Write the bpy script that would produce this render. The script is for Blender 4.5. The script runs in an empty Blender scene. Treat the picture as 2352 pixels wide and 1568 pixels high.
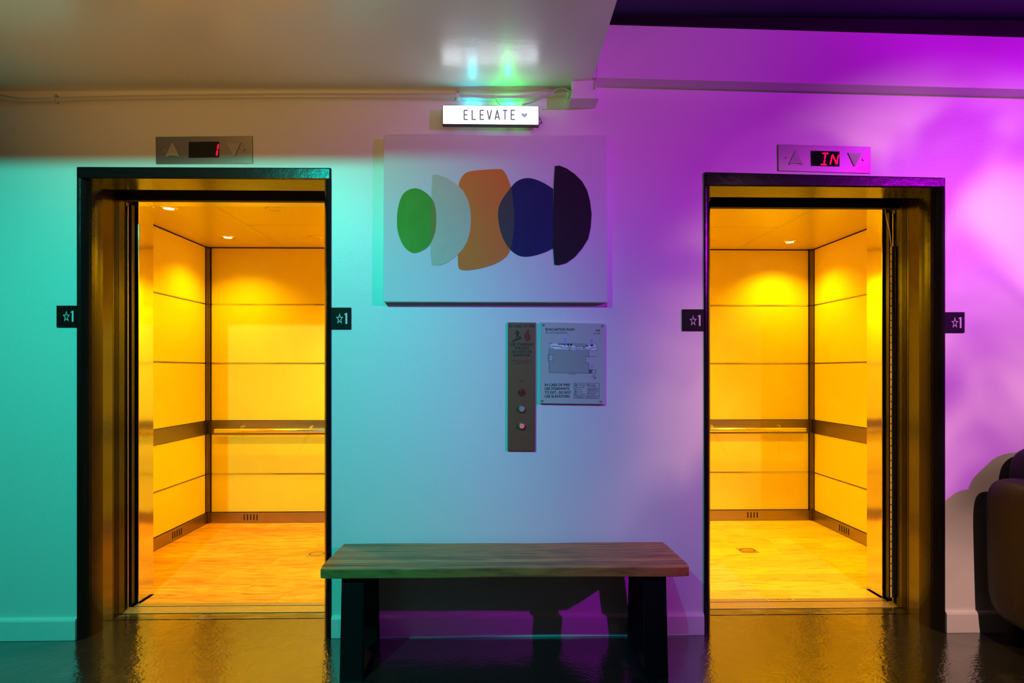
import bpy, math, random
from mathutils import Vector
random.seed(3)
sc = bpy.context.scene
COL = sc.collection

# ------------------------------------------------------------------ camera
D = 2.857; H = 1.239; FPX = 1400.0; TH = math.atan(0.02); HOR = 852.0
cd = bpy.data.cameras.new('camera'); cam = bpy.data.objects.new('camera', cd); COL.objects.link(cam)
cam.location = (0, -D, H); cam.rotation_euler = (math.pi/2, 0, -TH)
cd.sensor_width = 36; cd.lens = FPX/2352*36; cd.shift_y = (HOR-784)/2352
cd.clip_start = 0.05
sc.camera = cam
sc.view_settings.view_transform = 'Standard'; sc.view_settings.look = 'None'
sc.view_settings.gamma = 1; sc.view_settings.use_curve_mapping = False
sc.view_settings.exposure = 0.0
sc.cycles.max_bounces = 8; sc.cycles.diffuse_bounces = 5; sc.cycles.glossy_bounces = 4
sc.cycles.caustics_reflective = False; sc.cycles.caustics_refractive = False
sc.cycles.sample_clamp_indirect = 4
sc.cycles.use_denoising = True

w = bpy.data.worlds.new('dim_room'); sc.world = w; w.use_nodes = True
w.node_tree.nodes['Background'].inputs[0].default_value = (1.0, 0.66, 0.60, 1)
w.node_tree.nodes['Background'].inputs[1].default_value = 0.028

# ------------------------------------------------------------------ lamps of the lobby, plus two added soffit fills
def spot(name, loc, aim, col, watts, size, blend, radius=0.025):
    l = bpy.data.lights.new(name, 'SPOT'); l.color = col; l.energy = watts
    l.spot_size = math.radians(size); l.spot_blend = blend; l.shadow_soft_size = radius
    o = bpy.data.objects.new(name, l); COL.objects.link(o); o.location = loc
    o.rotation_euler = (Vector(aim)-Vector(loc)).to_track_quat('-Z', 'Y').to_euler()
    return o
def gobo(o, scale, lo, hi, seed=0.0, cola=(1, 1, 1), colb=(1, 1, 1)):
    # a rippled-glass gobo in the lamp: its pattern belongs to the beam
    l = o.data; l.use_nodes = True; nt = l.node_tree; em = nt.nodes['Emission']
    tc = nt.nodes.new('ShaderNodeTexCoord'); nz = nt.nodes.new('ShaderNodeTexNoise')
    mp = nt.nodes.new('ShaderNodeMapping'); mp.inputs['Location'].default_value = (seed, seed*0.7, 0)
    nz.inputs['Scale'].default_value = scale; nz.inputs['Detail'].default_value = 2.5
    nz.inputs['Distortion'].default_value = 0.6
    nt.links.new(tc.outputs['Normal'], mp.inputs[0]); nt.links.new(mp.outputs[0], nz.inputs['Vector'])
    mr = nt.nodes.new('ShaderNodeMapRange'); mr.inputs[1].default_value = 0.35; mr.inputs[2].default_value = 0.65
    mr.inputs[3].default_value = lo; mr.inputs[4].default_value = hi; mr.interpolation_type = 'SMOOTHSTEP'
    nt.links.new(nz.outputs[0], mr.inputs[0]); nt.links.new(mr.outputs[0], em.inputs['Strength'])
    mx = nt.nodes.new('ShaderNodeMix'); mx.data_type = 'RGBA'
    m2 = nt.nodes.new('ShaderNodeMapRange'); m2.inputs[1].default_value = 0.38; m2.inputs[2].default_value = 0.62
    nt.links.new(nz.outputs[0], m2.inputs[0]); nt.links.new(m2.outputs[0], mx.inputs[0])
    mx.inputs[6].default_value = (*cola, 1); mx.inputs[7].default_value = (*colb, 1)
    nt.links.new(mx.outputs[2], em.inputs['Color'])

spot('teal_spotlight', (-1.35, -2.60, 2.74), (-1.5, 0.0, 0.85), (0.0, 1.0, 0.78), 280, 86, 0.9)
spot('azure_spotlight', (0.1, -2.60, 2.72), (0.15, 0.0, 0.75), (0.0, 0.33, 1.0), 75, 62, 1.0)
o = spot('violet_spotlight', (4.4, -3.60, 2.75), (1.55, 0.0, 1.75), (0.66, 0.0, 1.0), 620, 42, 0.6)
gobo(o, 2.6, 0.8, 1.25, 1.3, (1, 1, 1), (1, 1, 1))
o = spot('pink_spotlight', (1.9, -2.75, 2.55), (2.15, 0.0, 1.15), (1.0, 0.54, 0.44), 255, 62, 0.9)
gobo(o, 4.0, 0.30, 1.5, 4.1, (1, 1, 1), (1, 1, 1))
spot('warm_soffit_fill', (-1.9, -3.3, 0.9), (-1.3, -0.9, 2.65), (1.0, 0.50, 0.12), 150, 50, 1.0, 0.2)  # added unseen fill, gives the soffit and upper wall their brown glow
spot('soft_soffit_fill', (0.3, -3.2, 0.9), (0.2, -0.9, 2.65), (1.0, 0.60, 0.36), 50, 48, 1.0, 0.2)  # second added fill out of view, warms the middle of the soffit

# ------------------------------------------------------------------ helpers
ct, st = math.cos(TH), math.sin(TH)
def PW(u, v, y=0.0):            # point on the upright plane at depth y
    a = u-1176.0; den = ct*FPX-st*a; k = (D+y)/den
    return ((st*FPX+ct*a)*k, H+(HOR-v)*k)
def PX(u, y=0.0): return PW(u, HOR, y)[0]
def PF(u, v, z=0.0):            # point on the level plane at height z
    a = u-1176.0; k = (z-H)/(HOR-v)
    return ((st*FPX+ct*a)*k, (ct*FPX-st*a)*k-D)

class MB:
    def __init__(s): s.v = []; s.f = []
    def add(s, vs, fs):
        n = len(s.v); s.v += [tuple(p) for p in vs]; s.f += [tuple(n+i for i in f) for f in fs]; return s
    def box(s, x0, x1, y0, y1, z0, z1):
        x0, x1 = sorted((x0, x1)); y0, y1 = sorted((y0, y1)); z0, z1 = sorted((z0, z1))
        return s.add([(x0,y0,z0),(x1,y0,z0),(x1,y1,z0),(x0,y1,z0),(x0,y0,z1),(x1,y0,z1),(x1,y1,z1),(x0,y1,z1)],
                     [(0,3,2,1),(4,5,6,7),(0,1,5,4),(1,2,6,5),(2,3,7,6),(3,0,4,7)])
    def prism(s, pts, a0, a1, axis='y'):   # pts 2-D outline, extruded along axis
        n = len(pts)
        def mkp(p, a):
            if axis == 'y': return (p[0], a, p[1])
            if axis == 'x': return (a, p[0], p[1])
            return (p[0], p[1], a)
        vs = [mkp(p, a0) for p in pts]+[mkp(p, a1) for p in pts]
        area = sum(pts[i][0]*pts[(i+1) % n][1]-pts[(i+1) % n][0]*pts[i][1] for i in range(n))
        fs = [tuple(range(n)), tuple(reversed(range(n, 2*n)))]+[(i, n+i, n+(i+1) % n, (i+1) % n) for i in range(n)]
        flip = (area > 0)
        if axis == 'y': flip = not flip
        if flip: fs = [tuple(reversed(f)) for f in fs]
        if a1 < a0: fs = [tuple(reversed(f)) for f in fs]
        return s.add(vs, fs)
    def tube(s, pts, r, n=10):
        pts = [Vector(p) for p in pts]; rings = []
        up = Vector((0, 0, 1))
        for i, p in enumerate(pts):
            t = (pts[min(i+1, len(pts)-1)]-pts[max(i-1, 0)]).normalized()
            u = up if abs(t.dot(up)) < 0.9 else Vector((0, 1, 0))
            a = t.cross(u).normalized(); b = t.cross(a).normalized()
            rings.append([p+a*(r*math.cos(2*math.pi*k/n))+b*(r*math.sin(2*math.pi*k/n)) for k in range(n)])
        vs = [q for rg in rings for q in rg]; fs = []
        for i in range(len(pts)-1):
            for k in range(n):
                fs.append((i*n+k, i*n+(k+1) % n, (i+1)*n+(k+1) % n, (i+1)*n+k))
        fs.append(tuple(reversed(range(n)))); fs.append(tuple(range((len(pts)-1)*n, len(pts)*n)))
        return s.add(vs, fs)
    def lathe(s, prof, c, axis='y', n=28):   # prof: (radius, offset along axis)
        vs = []; fs = []
        for (r, a) in prof:
            for k in range(n):
                q = 2*math.pi*k/n; x, y = r*math.cos(q), r*math.sin(q)
                if axis == 'y': vs.append((c[0]+x, c[1]+a, c[2]+y))
                elif axis == 'z': vs.append((c[0]+x, c[1]+y, c[2]+a))
                else: vs.append((c[0]+a, c[1]+x, c[2]+y))
        m = len(prof)
        for i in range(m-1):
            for k in range(n): fs.append((i*n+k, i*n+(k+1) % n, (i+1)*n+(k+1) % n, (i+1)*n+k))
        fs.append(tuple(reversed(range(n)))); fs.append(tuple(range((m-1)*n, m*n)))
        return s.add(vs, fs)

ORG = {}
def place(o, parent, org):
    ORG[o.name] = Vector(org)
    if parent is not None:
        o.parent = parent; o.location = Vector(org)-ORG[parent.name]
    else: o.location = org
def mk(name, mb, mat, parent=None, bev=0, seg=2, smooth=False, recalc=True):
    me = bpy.data.meshes.new(name)
    if isinstance(mb, MB): vs, fs = mb.v, mb.f
    else: vs, fs = mb
    lo = [min(p[i] for p in vs) for i in range(3)]; hi = [max(p[i] for p in vs) for i in range(3)]
    org = ((lo[0]+hi[0])/2, (lo[1]+hi[1])/2, lo[2])
    me.from_pydata([tuple(p[i]-org[i] for i in range(3)) for p in vs], [], fs)
    if recalc:
        import bmesh
        bm = bmesh.new(); bm.from_mesh(me); bmesh.ops.recalc_face_normals(bm, faces=bm.faces); bm.to_mesh(me); bm.free()
    me.materials.append(mat)
    if smooth: me.polygons.foreach_set('use_smooth', [True]*len(me.polygons))
    o = bpy.data.objects.new(name, me); COL.objects.link(o); place(o, parent, org)
    if bev:
        m = o.modifiers.new('bevel', 'BEVEL'); m.width = bev; m.segments = seg; m.limit_method = 'ANGLE'
        m.angle_limit = math.radians(35)
        if not smooth: m.harden_normals = False
    return o
def empty(name, org, parent=None):
    o = bpy.data.objects.new(name, None); COL.objects.link(o); o.empty_display_size = 0.1
    place(o, parent, org); return o
def tag(o, label=None, cat=None, group=None, kind=None):
    if label: o['label'] = label
    if cat: o['category'] = cat
    if group: o['group'] = group
    if kind: o['kind'] = kind
    return o

def smooth_closed(pts, n=6):      # Catmull-Rom through outline points
    out = []; m = len(pts)
    for i in range(m):
        p0, p1, p2, p3 = pts[i-1], pts[i], pts[(i+1) % m], pts[(i+2) % m]
        for k in range(n):
            t = k/n
            out.append(tuple(0.5*((2*p1[j])+(-p0[j]+p2[j])*t+(2*p0[j]-5*p1[j]+4*p2[j]-p3[j])*t*t+(-p0[j]+3*p1[j]-3*p2[j]+p3[j])*t**3) for j in (0, 1)))
    return out
def clip_poly(sub, clp):          # Sutherland-Hodgman, clp convex
    ar = sum(clp[i][0]*clp[(i+1) % len(clp)][1]-clp[(i+1) % len(clp)][0]*clp[i][1] for i in range(len(clp)))
    sg = 1 if ar > 0 else -1; out = list(sub)
    for i in range(len(clp)):
        a, b = clp[i], clp[(i+1) % len(clp)]
        ins = lambda p: sg*((b[0]-a[0])*(p[1]-a[1])-(b[1]-a[1])*(p[0]-a[0])) >= -1e-12
        inp, out = out, []
        for j in range(len(inp)):
            p, q = inp[j-1], inp[j]
            def cut():
                d1 = (b[0]-a[0])*(p[1]-a[1])-(b[1]-a[1])*(p[0]-a[0]); d2 = (b[0]-a[0])*(q[1]-a[1])-(b[1]-a[1])*(q[0]-a[0])
                t = d1/(d1-d2); return (p[0]+(q[0]-p[0])*t, p[1]+(q[1]-p[1])*t)
            if ins(q):
                if not ins(p): out.append(cut())
                out.append(q)
            elif ins(p): out.append(cut())
    return out

DG = bpy.context.evaluated_depsgraph_get()
def text_geo(s, bold=0.0):
    cu = bpy.data.curves.new('lettering', 'FONT'); cu.body = s; cu.size = 1; cu.offset = bold
    cu.resolution_u = 3
    ob = bpy.data.objects.new('lettering', cu); COL.objects.link(ob)
    bpy.context.view_layer.update()
    me = bpy.data.meshes.new_from_object(ob.evaluated_get(bpy.context.evaluated_depsgraph_get()))
    vs = [tuple(v.co) for v in me.vertices]; fs = [tuple(p.vertices) for p in me.polygons]
    bpy.data.objects.remove(ob); bpy.data.curves.remove(cu); bpy.data.meshes.remove(me)
    return vs, fs
def text(s, u0, v0, u1, v1, y, mat, parent, bold=0.0, name='lettering', shear=0.0, extra=None):
    """flat lettering filling the pixel box (u0,v0 top-left)-(u1,v1 bottom-right) on plane y"""
    vs, fs = text_geo(s, bold)
    xs = [p[0] for p in vs]; ys = [p[1] for p in vs]
    x0, x1, y0, y1 = min(xs), max(xs), min(ys), max(ys)
    out = []
    for p in vs:
        a = (p[0]-x0)/(x1-x0); b = (p[1]-y0)/(y1-y0)
        q = PW(u0+(u1-u0)*a, v1+(v0-v1)*b+shear*a, y); out.append((q[0], y, q[1]))
    return mk(name, (out, fs), mat, parent, recalc=False)
def many_text(items, y, mat, parent, name='lettering', bold=0.0):
    for (s, u0, v0, u1, v1) in items: text(s, u0, v0, u1, v1, y, mat, parent, bold, name)

# ------------------------------------------------------------------ materials
def mat(name, col, rough=0.5, metal=0.0, spec=0.5, bump=None, coat=0.0, coat_r=0.05, emit=None, es=0.0,
        vary=None, aniso=0.0, grain=None, ior=1.5):
    m = bpy.data.materials.new(name); m.use_nodes = True; nt = m.node_tree; b = nt.nodes['Principled BSDF']
    N = nt.nodes.new; L = nt.links.new
    b.inputs['Base Color'].default_value = (*col, 1); b.inputs['Roughness'].default_value = rough
    b.inputs['Metallic'].default_value = metal; b.inputs['Specular IOR Level'].default_value = spec
    b.inputs['IOR'].default_value = ior
    b.inputs['Coat Weight'].default_value = coat; b.inputs['Coat Roughness'].default_value = coat_r
    if emit: b.inputs['Emission Color'].default_value = (*emit, 1); b.inputs['Emission Strength'].default_value = es
    tc = N('ShaderNodeTexCoord')
    if vary:                      # (other colour, scale, stretch xyz, contrast lo, hi, per-piece amount)
        c2, scl, stx, lo, hi, rnd = vary
        mp = N('ShaderNodeMapping'); mp.inputs['Scale'].default_value = stx
        L(tc.outputs['Object'], mp.inputs[0])
        oi = N('ShaderNodeObjectInfo'); cb = N('ShaderNodeCombineXYZ')
        for i in range(3): L(oi.outputs['Random'], cb.inputs[i])
        vm = N('ShaderNodeVectorMath'); vm.operation = 'MULTIPLY_ADD'; vm.inputs[1].default_value = (37, 17, 23)
        L(cb.outputs[0], vm.inputs[0]); L(mp.outputs[0], vm.inputs[2])
        nz = N('ShaderNodeTexNoise'); nz.inputs['Scale'].default_value = scl; nz.inputs['Detail'].default_value = 5
        nz.inputs['Roughness'].default_value = 0.6; nz.inputs['Distortion'].default_value = 0.4
        L(vm.outputs[0], nz.inputs['Vector'])
        mr = N('ShaderNodeMapRange'); mr.inputs[1].default_value = lo; mr.inputs[2].default_value = hi
        L(nz.outputs[0], mr.inputs[0])
        mx = N('ShaderNodeMix'); mx.data_type = 'RGBA'; mx.inputs[6].default_value = (*col, 1); mx.inputs[7].default_value = (*c2, 1)
        L(mr.outputs[0], mx.inputs[0]); outc = mx.outputs[2]
        if rnd:
            hs = N('ShaderNodeHueSaturation'); r2 = N('ShaderNodeMapRange')
            r2.inputs[3].default_value = 1-rnd; r2.inputs[4].default_value = 1+rnd
            L(oi.outputs['Random'], r2.inputs[0]); L(r2.outputs[0], hs.inputs['Value']); L(outc, hs.inputs['Color']); outc = hs.outputs[0]
        L(outc, b.inputs['Base Color'])
    if bump:                      # list of (scale, stretch, distance)
        prev = None
        for (scl, stx, dist) in bump:
            mp = N('ShaderNodeMapping'); mp.inputs['Scale'].default_value = stx; L(tc.outputs['Object'], mp.inputs[0])
            nz = N('ShaderNodeTexNoise'); nz.inputs['Scale'].default_value = scl; nz.inputs['Detail'].default_value = 3
            L(mp.outputs[0], nz.inputs['Vector'])
            bp = N('ShaderNodeBump'); bp.inputs['Distance'].default_value = dist; bp.inputs['Strength'].default_value = 1
            L(nz.outputs[0], bp.inputs['Height'])
            if prev: L(prev.outputs[0], bp.inputs['Normal'])
            prev = bp
        L(prev.outputs[0], b.inputs['Normal'])
        if coat: L(prev.outputs[0], b.inputs['Coat Normal'])
    return m
I3 = (1, 1, 1)
M_wall = mat('white_wall_paint', (0.80, 0.79, 0.77), 0.38, bump=[(140, I3, 0.0006), (6, I3, 0.002)])
M_ceil = mat('semi_gloss_ceiling_paint', (0.74, 0.73, 0.70), 0.34, bump=[(60, I3, 0.0003), (9, I3, 0.0016)], coat=1.0, coat_r=0.22)
M_trimw = mat('white_trim_paint', (0.80, 0.79, 0.77), 0.35, bump=[(60, I3, 0.0006)])
M_dark_ceiling = mat('dark_ceiling_paint', (0.022, 0.02, 0.10), 0.6, bump=[(60, I3, 0.0006)])
M_black_flat = mat('matt_black_paint', (0.006, 0.006, 0.007), 0.7, spec=0.2)
M_black = mat('gloss_black_paint', (0.007, 0.006, 0.007), 0.20, spec=0.32, bump=[(220, I3, 0.0003), (35, I3, 0.0006)])
M_floor = mat('gloss_black_floor_paint', (0.016, 0.015, 0.016), 0.16, spec=0.9, ior=1.9, bump=[(75, I3, 0.0011), (10, I3, 0.0035)],
              coat=1.0, coat_r=0.10, vary=((0.05, 0.045, 0.04), 9, I3, 0.62, 0.74, 0))
M_plate = mat('worn_painted_threshold', (0.02, 0.018, 0.016), 0.22, spec=0.8, ior=1.8, bump=[(30, I3, 0.0014)], coat=0.8, coat_r=0.15,
              vary=((0.13, 0.11, 0.09), 7, (1, 5, 1), 0.52, 0.60, 0))
M_steel = mat('brushed_steel', (0.60, 0.53, 0.44), 0.30, 1.0, bump=[(90, (12, 12, 0.4), 0.0001)])
M_post = mat('dark_polished_steel', (0.16, 0.12, 0.09), 0.22, 1.0)
M_steel_frame = mat('brushed_steel_trim', (0.36, 0.29, 0.22), 0.33, 1.0, bump=[(120, (0.5, 0.5, 8), 0.0001)])
M_steel_polish = mat('polished_steel', (0.72, 0.68, 0.62), 0.10, 1.0, bump=[(3, (1, 1, 0.5), 0.004)])
M_rail = mat('satin_rail', (0.85, 0.80, 0.72), 0.16, 1.0)
M_plate_steel = mat('indicator_steel', (0.33, 0.31, 0.29), 0.30, 1.0, bump=[(140, (0.4, 1, 6), 0.0001)])
M_panel = mat('cream_laminate_panel', (0.84, 0.68, 0.07), 0.45, spec=0.3, vary=((0.80, 0.62, 0.05), 2.2, I3, 0.35, 0.7, 0.05))
M_carceil = mat('car_ceiling_enamel', (0.66, 0.50, 0.06), 0.28, spec=0.5)
M_plankA = mat('reddish_oak_plank', (0.78, 0.36, 0.06), 0.42, spec=0.35, vary=((0.46, 0.15, 0.02), 5, (1.2, 7, 1), 0.42, 0.70, 0.16), bump=[(40, (0.6, 6, 1), 0.0003)])
M_plankB = mat('pale_oak_plank', (0.84, 0.54, 0.09), 0.42, spec=0.35, vary=((0.58, 0.28, 0.04), 5, (1.2, 7, 1), 0.48, 0.76, 0.12), bump=[(40, (0.6, 6, 1), 0.0003)])
M_alu = mat('worn_aluminium_sill', (0.70, 0.55, 0.26), 0.34, 0.7, bump=[(40, (0.3, 4, 1), 0.0006)])
M_inkbrown = mat('dark_brown_recess', (0.10, 0.05, 0.01), 0.5)
M_inlay = mat('brass_inlay', (0.62, 0.45, 0.15), 0.3, 0.8)
M_lensoff = mat('unlit_frosted_lens', (0.62, 0.50, 0.16), 0.3)
M_lens = mat('lit_lamp_lens', (1, 1, 1), 0.3, emit=(1.0, 0.86, 0.50), es=14)
M_wood = mat('oiled_acacia', (0.66, 0.21, 0.055), 0.38, spec=0.35, bump=[(30, (0.8, 8, 4), 0.0004)],
             vary=((0.25, 0.08, 0.025), 5, (1.0, 10, 6), 0.40, 0.66, 0.32))
M_leg = mat('black_powder_coated_steel', (0.004, 0.004, 0.004), 0.55, spec=0.15)
M_leather = mat('dark_brown_leather', (0.012, 0.007, 0.008), 0.5, spec=0.2, bump=[(160, I3, 0.0006), (9, I3, 0.004)])
M_housing = mat('black_plastic', (0.008, 0.008, 0.010), 0.35)
M_glow = mat('lit_white_diffuser', (1, 1, 1), 0.4, emit=(0.86, 0.93, 1.0), es=3.9)
M_letter = mat('grey_lightbox_letter', (0.05, 0.05, 0.07), 0.4, emit=(0.25, 0.27, 0.36), es=0.45)
M_heart = mat('grey_lightbox_heart', (0.10, 0.10, 0.14), 0.4, emit=(0.36, 0.38, 0.55), es=0.9)
M_canvas = mat('white_canvas', (0.72, 0.72, 0.72), 0.75, spec=0.2, bump=[(900, I3, 0.0002)])
M_pl = mat('black_plaque', (0.004, 0.004, 0.004), 0.55, spec=0.15)
M_plmark = mat('white_plaque_marking', (0.66, 0.66, 0.66), 0.5)
M_red = mat('lit_red_segment', (0.3, 0, 0), 0.5, emit=(1.0, 0.0, 0.03), es=2.2)
M_redlit = mat('lit_red_button_ring', (0.3, 0, 0), 0.5, emit=(1.0, 0.02, 0.01), es=1.6)
M_disp = mat('dark_display_glass', (0.004, 0.003, 0.004), 0.12, spec=0.5)
M_arrow = mat('frosted_arrow_lens', (0.42, 0.40, 0.36), 0.5)
M_ink = mat('black_ink', (0.01, 0.01, 0.012), 0.5)
M_redink = mat('dark_red_ink', (0.22, 0.008, 0.012), 0.5)
M_plate_call = mat('brown_reflection_steel', (0.32, 0.135, 0.07), 0.40, 0.5, bump=[(160, (6, 1, 0.3), 0.0001)])  # brown of the reflected room is put into the steel's base colour
M_acryl = mat('pale_grey_acrylic', (0.50, 0.52, 0.50), 0.22, spec=0.5)
M_map = mat('grey_map_fill', (0.36, 0.38, 0.36), 0.3)
M_mapw = mat('white_map_fill', (0.80, 0.80, 0.86), 0.3)
M_mapp = mat('lilac_map_fill', (0.55, 0.50, 0.72), 0.3)
M_green = mat('green_ink', (0.01, 0.10, 0.05), 0.4)
M_greyink = mat('grey_ink', (0.12, 0.12, 0.13), 0.5)
M_redsym = mat('red_symbol_ink', (0.55, 0.04, 0.02), 0.5)
M_chrome = mat('chrome', (0.75, 0.75, 0.75), 0.12, 1.0)
M_conduit = mat('painted_conduit', (0.62, 0.61, 0.58), 0.35)
M_cable = mat('white_cable', (0.6, 0.6, 0.58), 0.4)
M_strip = mat('cream_plastic_edge', (0.80, 0.66, 0.42), 0.5)

# ------------------------------------------------------------------ shell dimensions (metres)
LX0, LX1 = -1.930, -0.819         # left doorway, clear opening
RX0, RX1 = 0.988, 2.093           # right doorway
OL0, OL1 = -1.950, -0.785         # outer edges of its frame
OR0, OR1 = 0.963, 2.112
WT = 0.16
ZW = 2.95
# floor
mk('floor', MB().box(-4.4, 4.2, -5.2, 0.0, -0.12, 0).box(LX0-0.02, LX1+0.02, 0.0, 0.212, -0.12, 0).box(RX0-0.02, RX1+0.02, 0.0, 0.212, -0.12, 0), M_floor)['kind'] = 'structure'
# wall with two doorways, heads slightly out of level as in the old building
def top_out(u0, v0, u1, v1):
    a = PW(u0, v0); b = PW(u1, v1)
    return lambda x: a[1]+(b[1]-a[1])*(x-a[0])/(b[0]-a[0])
topL = top_out(181, 384, 762, 386.5); topR = top_out(1617, 396, 2168, 409)
wm = MB()
wm.box(-4.4, OL0, 0, WT, 0, ZW); wm.box(OL1, OR0, 0, WT, 0, ZW); wm.box(OR1, 4.2, 0, WT, 0, ZW)
wm.prism([(OL0, topL(OL0)), (OL1, topL(OL1)), (OL1, ZW), (OL0, ZW)], 0, WT)
wm.prism([(OR0, topR(OR0)), (OR1, topR(OR1)), (OR1, ZW), (OR0, ZW)], 0, WT)
mk('wall_back', wm, M_wall)['kind'] = 'structure'
# low ceiling (deep soffit) over the left, its front face rises to the high ceiling
SE = -1.62; SX = 0.42
vs = []
def zc(x): return 2.528+(x+2.3)*0.0118
for (x, y) in ((-4.4, SE), (SX-0.006, SE), (SX, 0.0), (-4.4, 0.0)):
    vs.append((x, y, zc(x)))
for (x, y) in ((-4.4, SE), (SX-0.006, SE), (SX, 0.0), (-4.4, 0.0)):
    vs.append((x, y, ZW))
mk('ceiling', MB().add(vs, [(0, 3, 2, 1), (4, 5, 6, 7), (0, 1, 5, 4), (1, 2, 6, 5), (2, 3, 7, 6), (3, 0, 4, 7)]), M_ceil)['kind'] = 'structure'
mk('ceiling_upper', MB().box(SX, 4.2, SE, 0, 2.853, 2.95).box(-4.4, 4.2, -5.2, SE, 2.853, 2.95), M_dark_ceiling)['kind'] = 'structure'
# beam along the right (trim_1) and the black strip above it (trim_2)
yb = -0.085
a, b_, c, d_ = PW(1362, 178, yb), PW(2352, 205, yb), PW(2352, 86, yb), PW(1362, 56, yb)
def ext_to(p, q, x): t = (x-p[0])/(q[0]-p[0]); return (x, p[1]+(q[1]-p[1])*t)
bm0, bm1 = ext_to(a, b_, SX+0.006), ext_to(a, b_, 4.2); bt0, bt1 = ext_to(d_, c, SX+0.006), ext_to(d_, c, 4.2)
tag(mk('trim_1', MB().prism([bm0, bm1, bt1, bt0], yb, 0), M_trimw), kind='structure')
tag(mk('trim_2', MB().prism([bt0, bt1, (4.2, 2.853), (SX+0.006, 2.853)], yb-0.012, 0), M_black_flat), kind='structure')
# skirting boards with an eased top edge
def skirt(name, x0, x1):
    o = mk(name, MB().prism([(0.004, 0.0), (-0.017, 0.0), (-0.017, 0.088), (-0.013, 0.096), (-0.004, 0.101), (0.004, 0.102)], x0, x1, 'x'), M_trimw, bev=0.002)
    o['kind'] = 'structure'
skirt('baseboard_left', -4.4, OL0-0.002); skirt('baseboard_middle', OL1+0.003, OR0-0.003); skirt('baseboard_right', OR1+0.002, 4.2)

# ------------------------------------------------------------------ doorways
def doorway(n, ix0, ix1, ox0, ox1, top, hz, side):
    """side -1: leaves park to the left, +1: to the right"""
    R = empty('door_%d' % n, ((ix0+ix1)/2, 0.1, 0)); R['kind'] = 'structure'
    def jamb(ix, ox):
        s = 1 if ix > ox else -1
        r = 0.022
        pts = [(ox, 0.0), (ox, -0.008), (ox+s*0.004, -0.012)]
        for k in range(1, 11):
            q = math.pi/2*k/10
            pts.append((ox+s*0.004+s*0.046*math.sin(q), -0.012+0.112*(1-math.cos(q))))
        pts += [(ix+s*0.008, 0.208), (ox-s*0.03, 0.208), (ox-s*0.03, WT+0.001), (ox, WT+0.001)]
        mk('jamb', MB().prism(pts, 0, hz+0.0, 'z'), M_black, R)
        # second frame section with its flutes
        fl = [(ix-s*0.03, 0.222), (ix, 0.222), (ix, 0.236)]
        for k in range(4):
            y = 0.238+k*0.010; fl += [(ix-s*0.004, y), (ix-s*0.004, y+0.003), (ix, y+0.004), (ix, y+0.009)]
        fl += [(ix, 0.318), (ix-s*0.03, 0.318)]
        mk('inner_jamb', MB().prism(fl, 0, hz+0.06, 'z'), M_black, R)
        mk('jamb_backing', MB().box(ix-s*0.03, ix-s*0.05, 0.165, 0.44, -0.1, hz+0.3), M_black_flat, R)
    jamb(ix0, ox0); jamb(ix1, ox1)
    # head: face follows the wall line, rounded lower edge
    mk('head', MB().prism([(ox0, hz), (ox1, hz), (ox1, top(ox1)), (ox0, top(ox0))], -0.012, 0.175), M_black, R, bev=0.006)
    mk('header', MB().box(ix0-0.3, ix1+0.3, 0.30, 0.335, hz-0.014, hz+0.22), M_black_flat, R)
    mk('header_backing', MB().box(ix0-0.3, ix1+0.3, 0.335, 0.60, hz+0.20, hz+0.22), M_black_flat, R)
    # floor strips of the doorway
    mk('threshold_plate', MB().box(ix0-0.02, ix1+0.02, 0.224, 0.292, -0.10, -0.001), M_plate, R)
    mk('pit', MB().box(ix0-0.05, ix1+0.05, 0.2, 0.46, -0.14, -0.101), M_black_flat, R)
    sl = []
    y = 0.306
    prof = [(0.306, -0.10), (0.306, -0.001)]
    for k in range(4):
        a0 = 0.306+0.012+k*0.017
        prof += [(a0, -0.001), (a0, -0.020), (a0+0.006, -0.020), (a0+0.006, -0.001)]
    prof += [(0.386, -0.001), (0.386, -0.10)]
    mk('landing_sill', MB().prism(prof, ix0-0.02, ix1+0.02, 'x'), M_alu, R)
    # parked leaves: the edges show in the side of the opening
    ix = ix0 if side < 0 else ix1
    lf = mk('door_leaf', MB().box(ix+side*0.010, ix+side*0.53, 0.343, 0.372, 0.006, hz-0.01), M_black, R, bev=0.002)
    mk('edge_strip', MB().box(ix+side*0.004, ix+side*0.010, 0.352, 0.356, 0.01, hz-0.03), M_steel, lf)
    lf2 = mk('door_leaf', MB().box(ix+side*0.012, ix+side*0.40, 0.398, 0.428, 0.006, hz-0.01), M_black, R, bev=0.002)
    return R
dL = doorway(1, LX0, LX1, OL0, OL1, topL, PW(470, 412)[1], -1)
dR = doorway(2, RX0, RX1, OR0, OR1, topR, PW(1900, 430.5)[1], 1)
# cream perforated edge strip and its wire in the right doorway
es = mk('sensor_strip', MB().box(2.072, 2.084, 0.3295, 0.3365, 0.04, 1.90), M_strip, dR)
hl = MB()
for k in range(46): hl.box(2.0705, 2.0735, 0.3290, 0.3330, 0.10+k*0.039, 0.106+k*0.039)
mk('perforations', hl, M_black_flat, es)['kind'] = 'stuff'
wr = [(2.047, 0.34, 2.10), (2.053, 0.34, 2.05), (2.066, 0.336, 1.99), (2.072, 0.334, 1.93), (2.078, 0.334, 1.88)]
mk('sensor_wire', MB().tube(wr, 0.0022, 8), M_strip, dR)

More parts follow.
